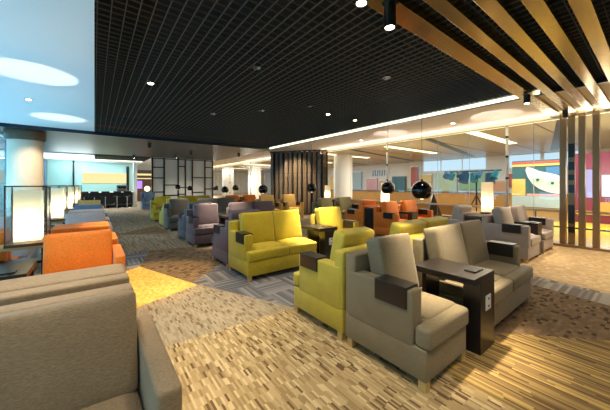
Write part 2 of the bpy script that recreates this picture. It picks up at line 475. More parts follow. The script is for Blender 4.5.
# ---- the right block
GR = 'seats of the block by the glass wall'
XR = ((5.88, 6.60), (6.62, 6.90), (6.92, 7.66))
def rblock(yf, mat, labs, tab, cons, lampl, back=None, cmat=None):
    seat_unit('armchair', labs[0], 'armchair', *XR[0], yf, yf+.73, 1, (1, 0), mat, GR, cmat=cmat, tee=False)
    seat_unit('armchair', labs[1], 'armchair', *XR[2], yf, yf+.73, 1, (0, 1), mat, GR, cmat=cmat, tee=False)
    if tab: c_table(tab, *XR[1], yf+.05, yf+.47, socket=False, over=0)
    if cons:
        console(cons, 5.90, 7.64, yf+.75, yf+1.03, .74, 'brown_wood', 'dark_wood', 'consoles by the glass wall')
        table_lamp(lampl, 6.62, yf+.89, .74, .17, .62, 'lamps on the consoles by the glass wall', glow='lamp_white', lamp_e=4.5)
    if back:
        seat_unit('armchair', back[0], 'armchair', *XR[0], yf+1.78, yf+1.05, 1, (1, 0), mat, GR, tee=False)
        if back[1]: seat_unit('armchair', back[1], 'armchair', *XR[2], yf+1.78, yf+1.05, 1, (0, 1), mat, GR)
rblock(1.37, 'lilac', ('lilac grey armchair with blue black arm pad, left of its small table',
       'lilac grey armchair closest to the bronze columns'), 'dark side table between the two lilac grey armchairs',
       'dark console behind the lilac armchairs carrying a white lamp', 'tall white glowing lamp on the console behind the lilac armchairs',
       ('lilac grey armchair facing away behind the lilac console', None))
rblock(3.95, 'orange', ('orange armchair facing the camera left of the black table by the glass',
       'orange armchair facing the camera right of the black table by the glass'), 'black side table between the two facing orange armchairs',
       'dark console between the back to back orange armchairs', 'white glowing lamp above the orange armchairs under a black pendant',
       ('orange armchair facing away on the far side of the orange console', None))
rblock(6.55, 'olive', ('olive armchair behind the orange seats, left of the pair', 'olive armchair behind the orange seats, right of the pair'),
       None, None, None)
for x, lb, m, y in ((4.95, 'tan gold armchair before the bronze slats, left of the pair', 'tan', 8.95), (5.98, 'tan gold armchair before the bronze slats, right of the pair', 'tan', 8.95),
                 (4.75, 'far orange armchair left of the tan pair, the left one', 'orange', 11.9), (5.65, 'far orange armchair left of the tan pair, the right one', 'orange', 11.9)):
    seat_unit('armchair', lb, 'armchair', x, x+.86, y, y+.75, 1, (1, 1), m, GR, tee=False, cush_top=.96 if m == 'tan' else .86)
table_lamp('slim white glowing lamp at the right edge of the bronze slat screen', 7.8, 8.6, .74, .17, .55, 'lamps on the consoles by the glass wall', glow='lamp_white', lamp_e=5)
console('dark console under the slim lamp beside the bronze slats', 7.4, 8.15, 8.45, 8.75, .74, 'brown_wood', 'dark_wood', 'consoles by the glass wall')

# ---- the left block
GL = 'seats of the left block'
def lchair(label, yf, yb, mat, x0=-.42, x1=.25, arms=(0, 1), n=1):
    return seat_unit('armchair', label, 'armchair', x0, x1, yf, yb, n, arms, mat, GL, arm_t=.085, cush_top=.84, back_h=.82, pad=False, inset=True)
lchair('taupe armchair filling the lower left corner', .93, 1.78, 'taupe', x0=-.5)
lchair('taupe armchair facing away behind the corner armchair', 2.66, 1.88, 'taupe', x0=-.5, x1=.165, arms=(0, 0))
lc = [(3.2, 'orange', 'orange armchair facing the camera beside the nearest framed lamp', 'orange armchair facing away behind the near orange armchair'),
      (5.78, 'pale', 'pale grey armchair on the left behind the orange armchairs', 'pale grey armchair facing away in the left block'),
      (8.36, 'bluegrey', 'blue grey armchair on the left before the far bar', None),
      (10.94, 'tan', 'tan armchair on the left, last before the far bar', None)]
for yf, m, a, b in lc:
    lchair(a, yf, yf+.85, m)
    if b: lchair(b, yf+2.0, yf+1.25, m)
lchair('orange armchair at the left edge seen through the lamp glass', 5.2, 4.45, 'orange', -1.45, -.78, (1, 0))
lchair('pale grey armchair at the left edge seen through the lamp glass', 5.78, 6.63, 'pale', -1.45, -.78, (1, 0))
c_table('dark table left of the near orange armchair', -.78, -.44, 3.17, 3.68, 'dark tables of the left block', socket=False, over=0)
lamps = [('nearest framed glass lamp on the left console', 4.2), ('second framed glass lamp along the left wall', 6.8),
         ('third framed glass lamp along the left wall', 9.36), ('fourth framed glass lamp, next to the last on the left', 11.94), ('farthest framed glass lamp on the left before the bar', 14.4)]
cons = ['console of brown wood under the nearest framed lamp', 'console of brown wood under the second framed lamp', 'console of brown wood under the third framed lamp',
        'console of brown wood under the fourth framed lamp', 'console of brown wood under the farthest framed lamp']
for (lb, y), cl in zip(lamps, cons):
    console(cl, -1.5, -.42, y-.09, y+.16, .70, 'light_wood', 'dark_wood', 'consoles of the left block')
    table_lamp(lb, -.57, y+.035, .70, .21, .54, 'framed lamps of the left block', frame=.05, lamp_e=8)

# ------------------------------------------------------------------ pendants
def pendant(label, x, y, z, r, top, group='black globe pendants'):
    t = thing('pendant_lamp', label, 'pendant lamp', (x, y, z), 0, group)
    g = MB()
    prof = []
    for k in range(0, 15):
        a = R(90-k*10.3)
        prof.append((max(.004, r*math.cos(a)), r*math.sin(a)))
    pin = [(rr*.93, zz*.93) for rr, zz in prof[::-1]]
    g.lathe(prof+pin, seg=28)
    g.build('globe', M['globe'], t, smooth=True)
    MB().cyl((0, 0, r*.99), (0, 0, top-z), .004, seg=6).build('cord', M['black'], t)
    MB().cyl((0, 0, -r*.9), (0, 0, r*.1), r*.16, seg=12).build('lamp_tube', M['lamp_white'], t)
    MB().cyl((0, 0, r*.95), (0, 0, r*1.15), r*.1, seg=10).build('cap', M['black'], t)
    return t
pendant('largest black globe pendant, hanging before the orange seats', 5.42, 3.05, 1.235, .205, 3.02)
pendant('second largest black globe pendant above the orange armchairs', 6.0, 4.3, 1.27, .168, 3.0)
pendant('black globe pendant in front of the bronze slat screen', 6.7, 8.3, 1.24, .195, 3.0)
pendant('black globe pendant just left of the bronze slat screen', 5.75, 10.45, 1.16, .2, 3.0)
pendant('black globe pendant third from the slat screen, higher than its neighbour', 6.9, 16.0, 1.17, .2, 3.0)
pendant('black globe pendant fourth from the slat screen, the lower one', 5.8, 14.9, 1.08, .2, 3.0)
pendant('farthest black globe pendant beside the paper screen', 6.8, 19.2, 1.13, .2, 3.0)
pendant('small black globe pendant before the right half of the paper screen', 3.55, 13.45, 1.19, .125, 2.6)
pendant('small black globe pendant before the left half of the paper screen', 3.05, 13.6, 1.25, .115, 2.6)

# ------------------------------------------------------------------ room shell
XL, XG, YB, YF, ZC = -2.2, 8.4, -1.6, 24.0, 3.0
XS = 6.13          # edge of the black grid
# floor: one carpet, cut into its coloured fields
fl = MB()
def field(pts, mi, z):
    vs = [fl.bm.verts.new((x, y, z)) for x, y in pts]
    f = fl.bm.faces.new(vs); f.material_index = mi
    if f.normal.z < 0: f.normal_flip()
    f.normal_update()
    if f.normal.z < 0: f.normal_flip()
floor_mats = ['c_mosaic', 'c_grey', 'c_brown', 'c_gold', 'c_herring', 'c_stripe', 'c_beige', 'c_greystripe', 'c_pale']
field([(XL, YB), (XG, YB), (XG, YF), (XL, YF)], 1, 0)
field([(XL, YB), (2.02, YB), (2.0, 1.0), (1.75, 2.44), (1.1, 3.82), (.45, 3.55), (-.5, 3.0), (XL, 2.8)], 0, .0010)
field([(.45, 3.55), (1.1, 3.82), (1.75, 2.47), (.47, 2.52), (.1, 3.3)], 8, .0020)
field([(-.4, 4.6), (.45, 5.14), (.59, 5.26), (1.1, 3.82), (.45, 3.55), (-.5, 3.0)], 3, .0030)
field([(.91, 6.42), (1.68, 6.23), (3.2, 5.9), (3.0, 5.3), (1.67, 4.55), (1.07, 3.94), (.59, 5.26)], 2, .0035)
field([(1.07, 3.94), (1.67, 4.55), (3.2, 5.4), (4.8, 5.0), (4.9, 2.44), (1.75, 2.44)], 4, .0025)
field([(2.02, YB), (5.6, YB), (4.3, -.5), (3.54, .27), (2.95, .89), (2.0, 1.0)], 5, .0012)
field([(2.95, .89), (3.54, .27), (4.3, -.5), (5.0, -1.2), (5.1, -.5), (4.56, .35), (4.72, 1.2), (4.6, 2.3), (2.9, 2.3)], 2, .0022)
field([(4.72, 1.2), (4.56, .35), (5.1, -.5), (5.7, -.6), (5.06, .39), (5.19, 1.19), (5.2, 2.6), (4.6, 2.3)], 7, .0018)
field([(5.19, 1.19), (5.06, .39), (5.7, -.6), (6.2, YB), (XG, YB), (XG, 2.6), (5.2, 2.6)], 6, .0014)
field([(.45, 9.0), (1.62, 10.2), (1.66, 8.3)], 2, .0016)
field([(.28, 6.5), (.91, 6.42), (.59, 5.26), (.28, 5.2)], 4, .0026)
fo = fl.bm
me = bpy.data.meshes.new('floor'); fo.to_mesh(me); fo.free()
for k in floor_mats: me.materials.append(M[k])
floor = bpy.data.objects.new('floor', me); COL.objects.link(floor); floor['kind'] = 'structure'
struct('floor_base', MB().box(XL, XG, YB, 30, -.2, -.003), M['c_grey'])

# ceiling: open black grid over the middle, white board on the left, pale soffit by the glass
P = .107
g = MB()
def blade(bm, x0, x1, y0, y1, z0, z1):
    v = [bm.verts.new(c) for c in ((x0, y0, z0), (x1, y0, z0), (x1, y1, z0), (x0, y1, z0), (x0, y0, z1), (x1, y0, z1), (x1, y1, z1), (x0, y1, z1))]
    for f in ((0, 3, 2, 1), (0, 1, 5, 4), (1, 2, 6, 5), (2, 3, 7, 6), (3, 0, 4, 7)):
        bm.faces.new([v[i] for i in f])
nx = int(XS/P)
for i in range(nx+1):
    x = .02+i*P
    blade(g.bm, x-.0035, x+.0035, YB, 10.6, ZC, ZC+.016)
for j in range(int((10.6-YB)/P)+1):
    y = YB+j*P
    blade(g.bm, 0, XS, y-.002, y+.002, ZC+.003, ZC+.016)
struct('ceiling_grid', g, M['grid'])
struct('ceiling', MB().box(-.02, XS+.05, YB, 10.7, 3.55, 3.6), M['plenum'])
struct('trim_1', MB().box(-.03, -.001, YB, 10.65, ZC-.001, 3.6), M['ceil_white'])
struct('ceiling_left', MB().box(XL, -.031, YB, 10.65, ZC, ZC+.1), M['ceil_white'])
struct('ceiling_soffit', MB().box(XS+.09, XG-.32, YB, YF, 2.955, 3.05), M['soffit'])
struct('trim_2', MB().box(XS+.06, XS+.089, YB, 10.6, 2.925, 3.6), M['dark_band'])  # dark blue strip put in for the shadow line below the cove strip
t = struct('light_strip', MB().box(XS+.03, XS+.059, 1.3, 10.6, 2.945, 3.03), M['cove'])
struct('light_strip', MB().box(XG-.31, XG-.12, YB, YF, 2.97, 2.985), M['cove_warm'])
struct('ceiling_edge', MB().box(XG-.32, XG-.1, YB, YF, 2.99, 3.05), M['soffit'])
struct('trim_3', MB().box(XG-.11, XG+.06, YB, YF, 2.86, 3.12), M['soffit'])
struct('light_strip', MB().box(XG+.07, XG+.10, YB, YF, 2.86, 2.885), M['cove_warm'])
# bulkhead and mirror soffit toward the bar
struct('trim_4', MB().box(XL, XS+.08, 10.65, 10.78, 2.90, 3.6), M['dark_band'])
struct('ceiling_mirror_soffit', MB().box(XL, XS+.08, 10.785, 17.4, 2.905, 3.0), M['soffit_metal'])
struct('ceiling_bar', MB().box(XL, 0.0, 17.41, YF, 2.86, 2.98), M['ceil_white'])
struct('ceiling_bar_front', MB().box(0.001, 2.5, 20.2, YF, 2.80, 2.9), M['ceil_white'])
struct('ceiling_far', MB().box(2.501, XS+.08, 17.41, YF, 2.95, 3.05), M['ceil_white'])
g2 = MB()
for i in range(24):
    blade(g2.bm, .04+i*P-.005, .04+i*P+.005, 17.42, 20.19, 2.86, 2.92)
for j in range(27):
    blade(g2.bm, 0.001, 2.5, 17.45+j*P-.004, 17.45+j*P+.004, 2.863, 2.92)
struct('ceiling_grid', g2, M['grid'])
struct('ceiling_bar_plenum', MB().box(0.001, 2.5, 17.41, 20.19, 3.2, 3.25), M['plenum'])
struct('light_strip', MB().box(-.3, 2.4, 20.15, 20.19, 2.81, 2.85), M['cove'])
t = thing('sprinkler_pipe', 'red sprinkler pipe at the far edge of the black grid ceiling', 'pipe', (.05, 10.45, 3.16))
MB().cyl((0, 0, 0), (5.8, 0, 0), .03).build('pipe', M['red_pipe'], t)
for q in (.5, 2.9, 5.3): MB().cyl((q, 0, .03), (q, 0, .39), .008, seg=8).build('hanger', M['steel'], t)

# walls
struct('wall_back', MB().box(XL-.1, XG, YB-.1, YB-.001, 0, 3.6), M['cream'])
WN = 0
struct('wall_left', MB().box(XL-.1, XL, YB, YF, 0, .35), M['white'])
struct('wall_left_header', MB().box(XL-.1, XL, YB, YF, 2.85, 3.1), M['white'])
for k in range(9):
    y0 = YB+k*2.9; y1 = min(y0+2.9, YF)
    if y1-y0 < .2: continue
    WN += 1
    w = struct('window_%d' % WN, MB().box(XL-.06, XL-.05, y0+.041, y1-.041, .351, 2.849), M['blue_glass'])
    f = MB(); f.box(XL-.09, XL-.01, y0, y0+.04, .351, 2.849); f.box(XL-.09, XL-.01, y1-.04, y1, .351, 2.849)
    f.build('window_frame', M['steel'], w)
# bar end wall: pale teal glass with a backlit panel
struct('wall_bar', MB().box(XL, 2.2, 22.0, 22.12, 0, 2.86), M['teal_wall'])
tag(MB().box(-.6, 1.78, 21.96, 21.995, 1.46, 2.14, .005).build('light_panel', M['panel_glow']), 'long warm backlit panel on the wall behind the far bar', 'light panel')
f = MB().box(-1.06, -.98, 21.9, 21.99, 0, 2.85); struct('trim_5', f, M['black'])
struct('column_bar', MB().box(1.94, 2.14, 20.2, 20.5, 0, 2.8, .004), M['white'])
struct('trim_6', MB().box(1.7, 1.85, 21.88, 21.99, 0, 2.6), M['black'])
struct('wall_far', MB().box(2.2, XG-.4, 27.0, 27.1, 0, 3.3), M['cream'])
t = thing('shop_shelf', 'dark lit shop display seen in the passage beside the bar', 'display shelf', (3.0, 26.4, 0))
MB().box(-.9, .9, 0, .3, 0, 2.6, .005).build('cabinet', M['brown_wood'], t)
MB().box(-.85, .85, -.02, -.001, 2.15, 2.3).build('light_strip', M['panel_glow'], t)
MB().box(-.85, .85, -.02, -.001, 1.85, 1.93).build('light_strip', M['panel_glow'], t)
MB().box(-.45, .15, -.03, -.001, 1.05, 1.7).build('screen', M['purple_glow'], t)

# round cream column on the left
c = MB(); c.cyl((-1.6, 11.35, 0), (-1.6, 11.35, 2.64), .38, seg=40)
struct('column_left', c, M['cream'], smooth=False)
c = MB(); c.cyl((-1.6, 11.35, 2.641), (-1.6, 11.35, 2.9), .44, seg=40)
struct('trim_7', c, M['slat'])

# paper screen: black lattice with pale panels
sx0, sx1, sy, sz = 2.57, 5.95, 17.42, 2.9
t = thing('screen', 'black lattice screen with pale paper panels beside the passage', 'screen', (sx0, sy, 0))
W = sx1-sx0
edges = [0, .6, 1.35, 1.75, 2.15, 2.9, W]
rows = [[0, .95, 1.75, 2.35, 2.86], [0, .75, 1.35, 2.86], [0, .8, 1.2, 2.45, 2.86], [0, 1.2, 2.86], [0, .9, 1.8, 2.86], [0, 1.1, 1.8, 2.45, 2.86]]
fr = MB()
for x in edges: fr.box(x-.04, x+.04, -.05, .05, 0, sz)
for k in range(len(edges)-1):
    for z in rows[k]: fr.box(edges[k]+.041, edges[k+1]-.041, -.04, .04, max(0, z-.03), z+.03)
fr.build('frame', M['black'], t)
for k in range(len(edges)-1):
    for a, b in zip(rows[k], rows[k][1:]):
        MB().box(edges[k]+.042, edges[k+1]-.042, -.012, .012, a+.032, b-.032).build('paper_panel', M['shoji'], t)

# bronze slat screen standing across the corner
p0, p1 = Vector((6.75, 11.55, 0)), Vector((8.28, 9.15, 0))
t = thing('screen', 'bronze screen of upright slats in front of the glass wall', 'screen', p0)
d = (p1-p0); n = 12
ang = math.atan2(d.y, d.x)
for k in range(n):
    q = d*((k+.5)/n)
    o = MB().box(-.075, .075, -.05, .05, .05, 2.9, .006).build('slat', M['slat'], t)
    o.location = q; o.rotation_euler = (0, 0, ang+(.45 if k % 2 else -.2))
o = MB().box(0, d.length, .10, .12, .05, 2.9).build('backing_panel', M['dark_wood'], t); o.rotation_euler = (0, 0, ang)
o = MB().box(0, d.length, -.06, .06, 0, .048, .004).build('bottom_rail', M['black'], t); o.rotation_euler = (0, 0, ang)
o = MB().box(0, d.length, -.06, .06, 2.902, 2.95, .004).build('top_rail', M['black'], t); o.rotation_euler = (0, 0, ang)

# brass portal frames: ceiling beams running down into posts at the glass
TN = 10
for k, (yc, w) in enumerate(((1.445, .19), (1.155, .12), (.90, .12), (.66, .12), (.42, .12), (.18, .12), (-.06, .12))):
    TN += 1
    b = MB(); b.box(.9, XG-.02, yc-w/2, yc+w/2, 2.89, 2.998, .003)
    struct('trim_%d' % TN, b, M['brass'])
    TN += 1
    pc = (1.34, 1.04, .83, .58, .35, .1, -.15)[k]; w = .1
    b = MB(); b.box(XG-.17, XG-.02, pc-w/2, pc+w/2, .06, 2.889, .003)
    struct('trim_%d' % TN, b, M['col_brass'])
struct('sill', MB().box(XG-.25, XG+.1, YB, YF, 0.004, .055, .004), M['col_brass'])
# dark blocks stacked between the first two posts
t = thing('block_divider', 'slim divider of dark blocks between the first two bronze posts', 'divider', (XG-.09, 1.205, .056))
MB().box(-.02, .02, -.055, .055, 0, 2.82).build('backing', M['col_brass'], t)
for z0, z1 in ((.25, .38), (.45, .86), (1.12, 1.30), (1.4, 1.52), (1.62, 1.8), (1.9, 2.2)):
    MB().box(-.035, -.021, -.053, .053, z0, z1, .002).build('block', M['black'], t)

# glass wall with white fins
ys = [-1.6, .3, 2.41, 6.03, 9.65, 13.27, 16.9, 20.5, 24]
for a, b in zip(ys, ys[1:]):
    WN += 1
    w = struct('window_%d' % WN, MB().box(XG+.02, XG+.032, a+.004, b-.004, .056, 2.859), M['glass'])
    for q in (1, 2, 3):
        m_ = a+(b-a)*q/4
        MB().box(XG+.014, XG+.019, m_-.005, m_+.005, .06, 2.855).build('glass_joint', M['steel'], w)
for y in ys[2:-1]:
    TN += 1
    f = struct('trim_%d' % TN, MB().cyl((XG-.03, y, .056), (XG-.03, y, 2.855), .032, seg=14), M['white'], smooth=True)
    for z in (.75, 1.5, 2.05, 2.55):
        MB().cyl((XG-.03, y, z), (XG-.03, y, z+.05), .036, seg=14).build('fitting', M['black'], f)

# ceiling fittings
def downlight(label, x, y, z, on=True):
    t = thing('downlight', label, 'downlight', (x, y, z), 0, 'downlights')
    MB().lathe([(.065, 0), (.065, -.012), (.045, -.012), (.045, .03), (.001, .03)], seg=20).build('ring', M['steel'], t)
    MB().cyl((0, 0, .0), (0, 0, .01), .043, seg=18).build('lens', M['spot_glow'] if on else M['steel'], t)
def spot_head(label, x, y, ztop, L=.2, r=.045, tilt=0, on=True):
    t = thing('spotlight', label, 'spotlight', (x, y, ztop), 0, 'ceiling spotlights')
    MB().box(-.05, .05, -.05, .05, -.012, -.0005, .002).build('mount', M['black'], t)
    h = MB().lathe([(.001, 0), (r, 0), (r, -L), (r*.8, -L), (r*.8, -L+.03), (.001, -L+.03)], (0, 0, -.012), 20).build('housing', M['black'], t)
    MB().cyl((0, 0, -L-.006), (0, 0, -L+.012), r*.74, seg=16).build('lens', M['spot_glow'] if on else M['steel'], t)
for lb, x, y, on in (('bright square downlight in the left part of the black grid', .72, 5.03, True), ('downlight in the grid nearest the first beam', 3.54, 2.56, False),
        ('unlit downlight in the middle of the black grid', 1.8, 3.45, False), ('downlight in the grid over the yellow sofa row', 2.15, 6.26, False),
        ('downlight over the purple sofa', 2.92, 5.36, False), ('lit downlight in the grid near the pale soffit', 5.24, 4.74, True),
        ('lit downlight left of the one near the soffit', 4.3, 4.72, True), ('downlight third from the soffit', 3.57, 4.47, False)):
    downlight(lb, x, y, 2.998, on)
downlight('downlight set in the white ceiling on the left', -1.0, 7.4, 2.998)
downlight('nearest downlight of the pale soffit', 7.36, 3.29, 2.953)
downlight('farther downlight of the pale soffit', 7.54, 6.53, 2.953)
spot_head('bright black spotlight hanging below the first brass beam', 1.98, 1.40, 2.889, .2, .05)
spot_head('spotlight at the top edge of the picture below the first beam', 1.62, 1.40, 2.889, .14, .05)
spot_head('spotlight below the first beam near the posts', 5.85, 1.40, 2.889, .14, .05)
spot_head('spotlight beside the top of the first bronze post', 7.95, 1.25, 2.998, .2, .05, on=False)
spot_head('bright spotlight under the mirror soffit before the bar', 1.6, 16.5, 2.904, .16, .06)
for k, (x, y) in enumerate(((1.62, 11.6), (3.34, 15.3), (3.5, 13.1), (5.6, 12.6))):
    spot_head('black spotlight under the mirror soffit, number %s from the left' % ('one', 'three', 'two', 'four')[k], x, y, 2.904, .15, .06, on=(k == 1))

# ------------------------------------------------------------------ bar at the far end
t = thing('bar_counter', 'long black bar counter with white top at the far end of the aisle', 'bar counter', (.62, 19.95, 0))
MB().box(-1.3, 1.26, -.02, .5, .1, .90, .005).build('body', M['black'], t)
MB().box(-1.35, 1.3, -.1, .55, .901, .95, .006).build('counter_top', M['white'], t)
MB().box(-1.28, 1.24, -.0, .48, 0, .099).build('plinth', M['plenum'], t)
MB().cyl((-1.25, -.12, .2), (1.2, -.12, .2), .02).build('foot_rail', M['steel'], t)
for k, x in enumerate((-.45, .0, .5, 1.05, 1.55)):
    t = thing('bar_stool', ('black bar stool at the left end of the far counter', 'second black bar stool from the left at the far counter', 'middle black bar stool at the far counter',
              'second black bar stool from the right at the far counter', 'black bar stool at the right end of the far counter')[k], 'bar stool', (x, 19.5, 0), 0, 'bar stools at the far counter')
    MB().cyl((0, 0, 0), (0, 0, .02), .19, .17, 24).build('base', M['steel'], t)
    MB().cyl((0, 0, .021), (0, 0, .679), .025).build('pole', M['steel'], t)
    MB().box(-.19, .19, -.17, .19, .68, .74, .02).build('seat', M['steel'] if k > 2 else M['black'], t)
    MB().box(-.19, .19, -.2, -.165, .70, .99, .012).build('backrest', M['black'], t)
t = thing('coffee_machine', 'steel coffee machine standing on the far bar counter', 'coffee machine', (1.32, 20.2, .951))
MB().box(-.26, .26, -.18, .2, .04, .40, .02).build('body', M['steel'], t)
MB().box(-.22, .22, -.2, -.181, .2, .32, .004).build('control_panel', M['black'], t)
MB().box(-.24, .24, -.26, -.181, .0, .04, .004).build('drip_tray', M['black'], t)
MB().cyl((-.1, -.22, .16), (-.1, -.22, .24), .025).build('spout', M['black'], t)
MB().cyl((.1, -.22, .16), (.1, -.22, .24), .025).build('spout', M['black'], t)
t = seat_unit('armchair', 'blue grey high armchair in the passage beside the bar', 'armchair', 2.0, 2.66, 16.6, 17.25, 1, (1, 1), 'bluegrey', 'seats in the passage', cush_top=.98, back_h=.95)
t = thing('table_lamp', 'pale globe lamp on a slim stand behind the passage armchair', 'lamp', (2.36, 17.7, 0), 0)
MB().cyl((0, 0, 0), (0, 0, .02), .12).build('base', M['black'], t); MB().cyl((0, 0, .021), (0, 0, 1.0), .015).build('pole', M['steel'], t)
m = MB(); bmesh.ops.create_uvsphere(m.bm, u_segments=20, v_segments=12, radius=.15, matrix=Matrix.Translation((0, 0, 1.14))); m.build('lamp_globe', M['lamp_white'], t, smooth=True)

# ------------------------------------------------------------------ concourse beyond the glass
CX = 22.0
f = MB(); f.box(XG+.06, CX, -8, 42, -.2, -.001); struct('floor_concourse', f, M['tan_floor'])
f = MB(); f.prism([(XG+.12, -6), (16, -6), (15.2, 1.8), (12.5, 2.6), (XG+.12, 3.6)], 0, .004); struct('floor_yellow', f, M['yellow_floor'])
struct('ceiling_concourse', MB().box(XG+.12, CX, -8, 42, 3.35, 3.5), M['conc_ceil'])
for k, (y, x0, x1) in enumerate(((1.2, 9, 21), (5.5, 9, 21), (10, 9, 21), (15, 9, 21), (21, 9, 21), (28, 9, 21))):
    struct('ceiling_slot', MB().prism([(x0, y), (x1, y+2.4), (x1, y+2.75), (x0, y+.3)], 3.335, 3.349), M['black'])
    struct('light_strip', MB().box(11+k % 2, 16+k % 2, y+3.0, y+3.35, 3.335, 3.349), M['cove_warm'])
struct('wall_concourse', MB().box(CX, CX+.1, -8, 42, 0, 3.5), M['white'])
struct('wall_concourse_end', MB().box(XG, CX, 42, 42.1, 0, 3.5), M['white'])
struct('wall_concourse_near', MB().box(XG+.12, CX, -8.1, -8, 0, 3.5), M['cream'])
def shade(name, c, e=.0, rough=.4): return plain(name, srgb(*c), rough, emit=srgb(*c) if e else None, estr=e, vary=.12, scale=3)
C = {'teal': shade('teal_board', (62, 104, 110)), 'green': shade('green_board', (150, 200, 160)), 'red': shade('red_board', (190, 84, 66)),
     'yell': shade('yellow_board', (236, 204, 110)), 'sky': emis('daylight_window', srgb(196, 222, 240), 1.1), 'blue': shade('blue_board', (80, 130, 190)),
     'mag': shade('magenta_board', (128, 52, 78)), 'lav': emis('lavender_screen', srgb(214, 200, 245), 1.0), 'wht': emis('white_backlight', srgb(250, 250, 244), 1.2),
     'paleblue': shade('pale_blue_board', (180, 204, 216)), 'orange': shade('orange_board', (226, 160, 90)), 'mint': shade('mint_board', (196, 224, 200)),
     'cyan': shade('cyan_item', (40, 150, 180)), 'deep': shade('deep_blue_item', (34, 80, 130)), 'pink': shade('pink_band', (230, 170, 180))}
def onwall(X, y0, y1, z0, z1, m, name, label, cat, th=.05):
    t = thing(name, label, cat, (X, (y0+y1)/2, z0))
    h = (y1-y0)/2
    MB().box(-.02, .06, -h-.04, h+.04, -.04 if z0 > .05 else 0, z1-z0+.04, .004).build('frame', M['steel'], t)
    MB().box(-.03-th, -.021, -h, h, 0, z1-z0).build('face', m, t)
    return t
for k, (y0, y1) in enumerate(((7.6, 9.1), (9.2, 10.7), (10.8, 12.2), (4.6, 6.2), (2.6, 4.4))):
    WN += 1
    w = struct('window_%d' % WN, MB().box(CX-.04, CX-.02, y0, y1, 2.5, 3.3), C['sky'])
onwall(CX-.1, 7.4, 9.3, 1.0, 2.3, C['green'], 'shop_sign', 'pale green shop panel beyond the glass behind the light truss', 'sign')
onwall(CX-.1, 9.5, 11.2, .9, 2.3, C['mint'], 'shop_sign', 'mint shop panel beyond the glass between green and yellow panels', 'sign')
onwall(CX-.1, 11.5, 12.5, .8, 2.2, C['yell'], 'shop_sign', 'yellow shop panel beyond the glass right of the large pendant', 'sign')
onwall(CX-.1, 12.7, 13.3, 1.2, 2.9, C['red'], 'banner', 'tall red banner beyond the glass above the large pendant', 'banner')
onwall(CX-.1, 13.8, 15.2, .6, 2.1, C['teal'], 'shop_sign', 'teal shop panel beyond the glass left of the large pendant', 'sign')
onwall(CX-.1, 15.4, 16.6, .7, 1.7, C['orange'], 'shop_sign', 'orange shop panel beyond the glass over the orange armchairs', 'sign')
onwall(CX-.1, 18.9, 21.3, .9, 2.7, C['paleblue'], 'shop_sign', 'pale blue shop panel beside the big white column', 'sign')
for y0, y1, z0, z1, c, nm, lb in ((6.3, 7.2, .9, 1.6, 'orange', 'shop_sign', 'orange panel beyond the glass right of the light truss'), (5.3, 6.2, 1.2, 2.1, 'red', 'shop_sign', 'red panel beyond the glass beside the billboard'),
        (12.6, 13.6, .65, 1.0, 'green', 'shop_sign', 'low green panel under the red banner beyond the glass'), (16.9, 18.2, .9, 2.0, 'pink', 'shop_sign', 'pink panel beyond the glass under the blue strip sign'),
        (21.8, 23.5, .9, 2.3, 'yell', 'shop_sign', 'yellow panel beyond the glass left of the big white column')):
    onwall(CX-.1, y0, y1, z0, z1, C[c], nm, lb, 'sign')
t = thing('service_counter', 'long tan service counter on the far side of the concourse', 'counter', (20.2, 9.5, 0))
MB().box(-.3, .3, -7.5, 12, 0, .80, .01).build('body', M['tan_floor'], t)
MB().box(-.4, .36, -7.5, 12, .801, .86, .01).build('counter_top', M['brown_wood'], t)
t = thing('barrier', 'low tan barrier wall in the middle of the concourse', 'barrier', (12.2, 8.4, 0))
MB().box(-.08, .08, -3.4, 5.0, .06, .52, .01).build('panel', M['tan_floor'], t)
for y in (-3.2, -.4, 2.3, 4.8): MB().cyl((0, y, 0), (0, y, .6), .04).build('post', M['steel'], t)
for k in range(26):
    y = -7+k*1.9
    struct('ceiling_groove', MB().box(XG+.2, CX-.1, y, y+.05, 3.343, 3.3495), M['brown_wood'])
# blue lettering-like sign strip
t = thing('wall_sign', 'small blue sign strip beyond the glass left of the orange seats', 'sign', (CX-.06, 16.6, 2.2))
MB().box(-.02, .0, -1.0, 1.0, -.05, .75).build('board', M['white'], t)
for k in range(7):
    b = MB(); y = .85-k*.27
    b.box(-.05, -.021, y-.08, y+.02, .05, .55); b.box(-.05, -.021, y-.08, y+.08, .5 if k % 2 else .05, .58 if k % 2 else .14)
    b.build('stroke', C['blue'], t)
# big white columns
for lb, x, y, r in (('c', 13.2, 13.0, .62), ('c', 13.6, 26.6, .7), ('c', 13.4, 33.5, .7)):
    TN += 1
    c = MB(); c.cyl((x, y, 0), (x, y, 3.34), r, seg=36); struct('column_concourse', c, M['white'])
# advertising wall with a big curved white figure
t = thing('billboard', 'wide billboard beyond the glass with a red and yellow stripe and a white curved shape', 'billboard', (14.0, 3.05, 0))
MB().box(0, .12, -.85, .8, .45, 2.35, .004).build('board', C['teal'], t)
for y in (-.7, .65): MB().box(.02, .1, y-.04, y+.04, 0, .449).build('post', M['steel'], t)
MB().box(-.03, -.001, -.85, .8, 2.20, 2.30).build('red_stripe', C['red'], t)
MB().box(-.034, -.001, -.85, .8, 2.11, 2.195).build('yellow_stripe', C['yell'], t)
MB().box(-.03, -.001, -.85, .8, .46, .9).build('pale_band', C['paleblue'], t)
MB().box(-.034, -.001, -.85, .3, .91, 1.0).build('pink_band', C['pink'], t)
MB().box(-.03, -.001, .35, .8, .91, 1.6).build('amber_field', C['yell'], t)
pts = [(-.84, 1.02), (-.84, 1.62), (-.62, 1.74), (-.38, 1.82), (-.1, 1.9), (.14, 2.04), (.3, 2.08), (.34, 1.94), (.26, 1.66), (.12, 1.4), (-.1, 1.2), (-.35, 1.08), (-.6, 1.02)]
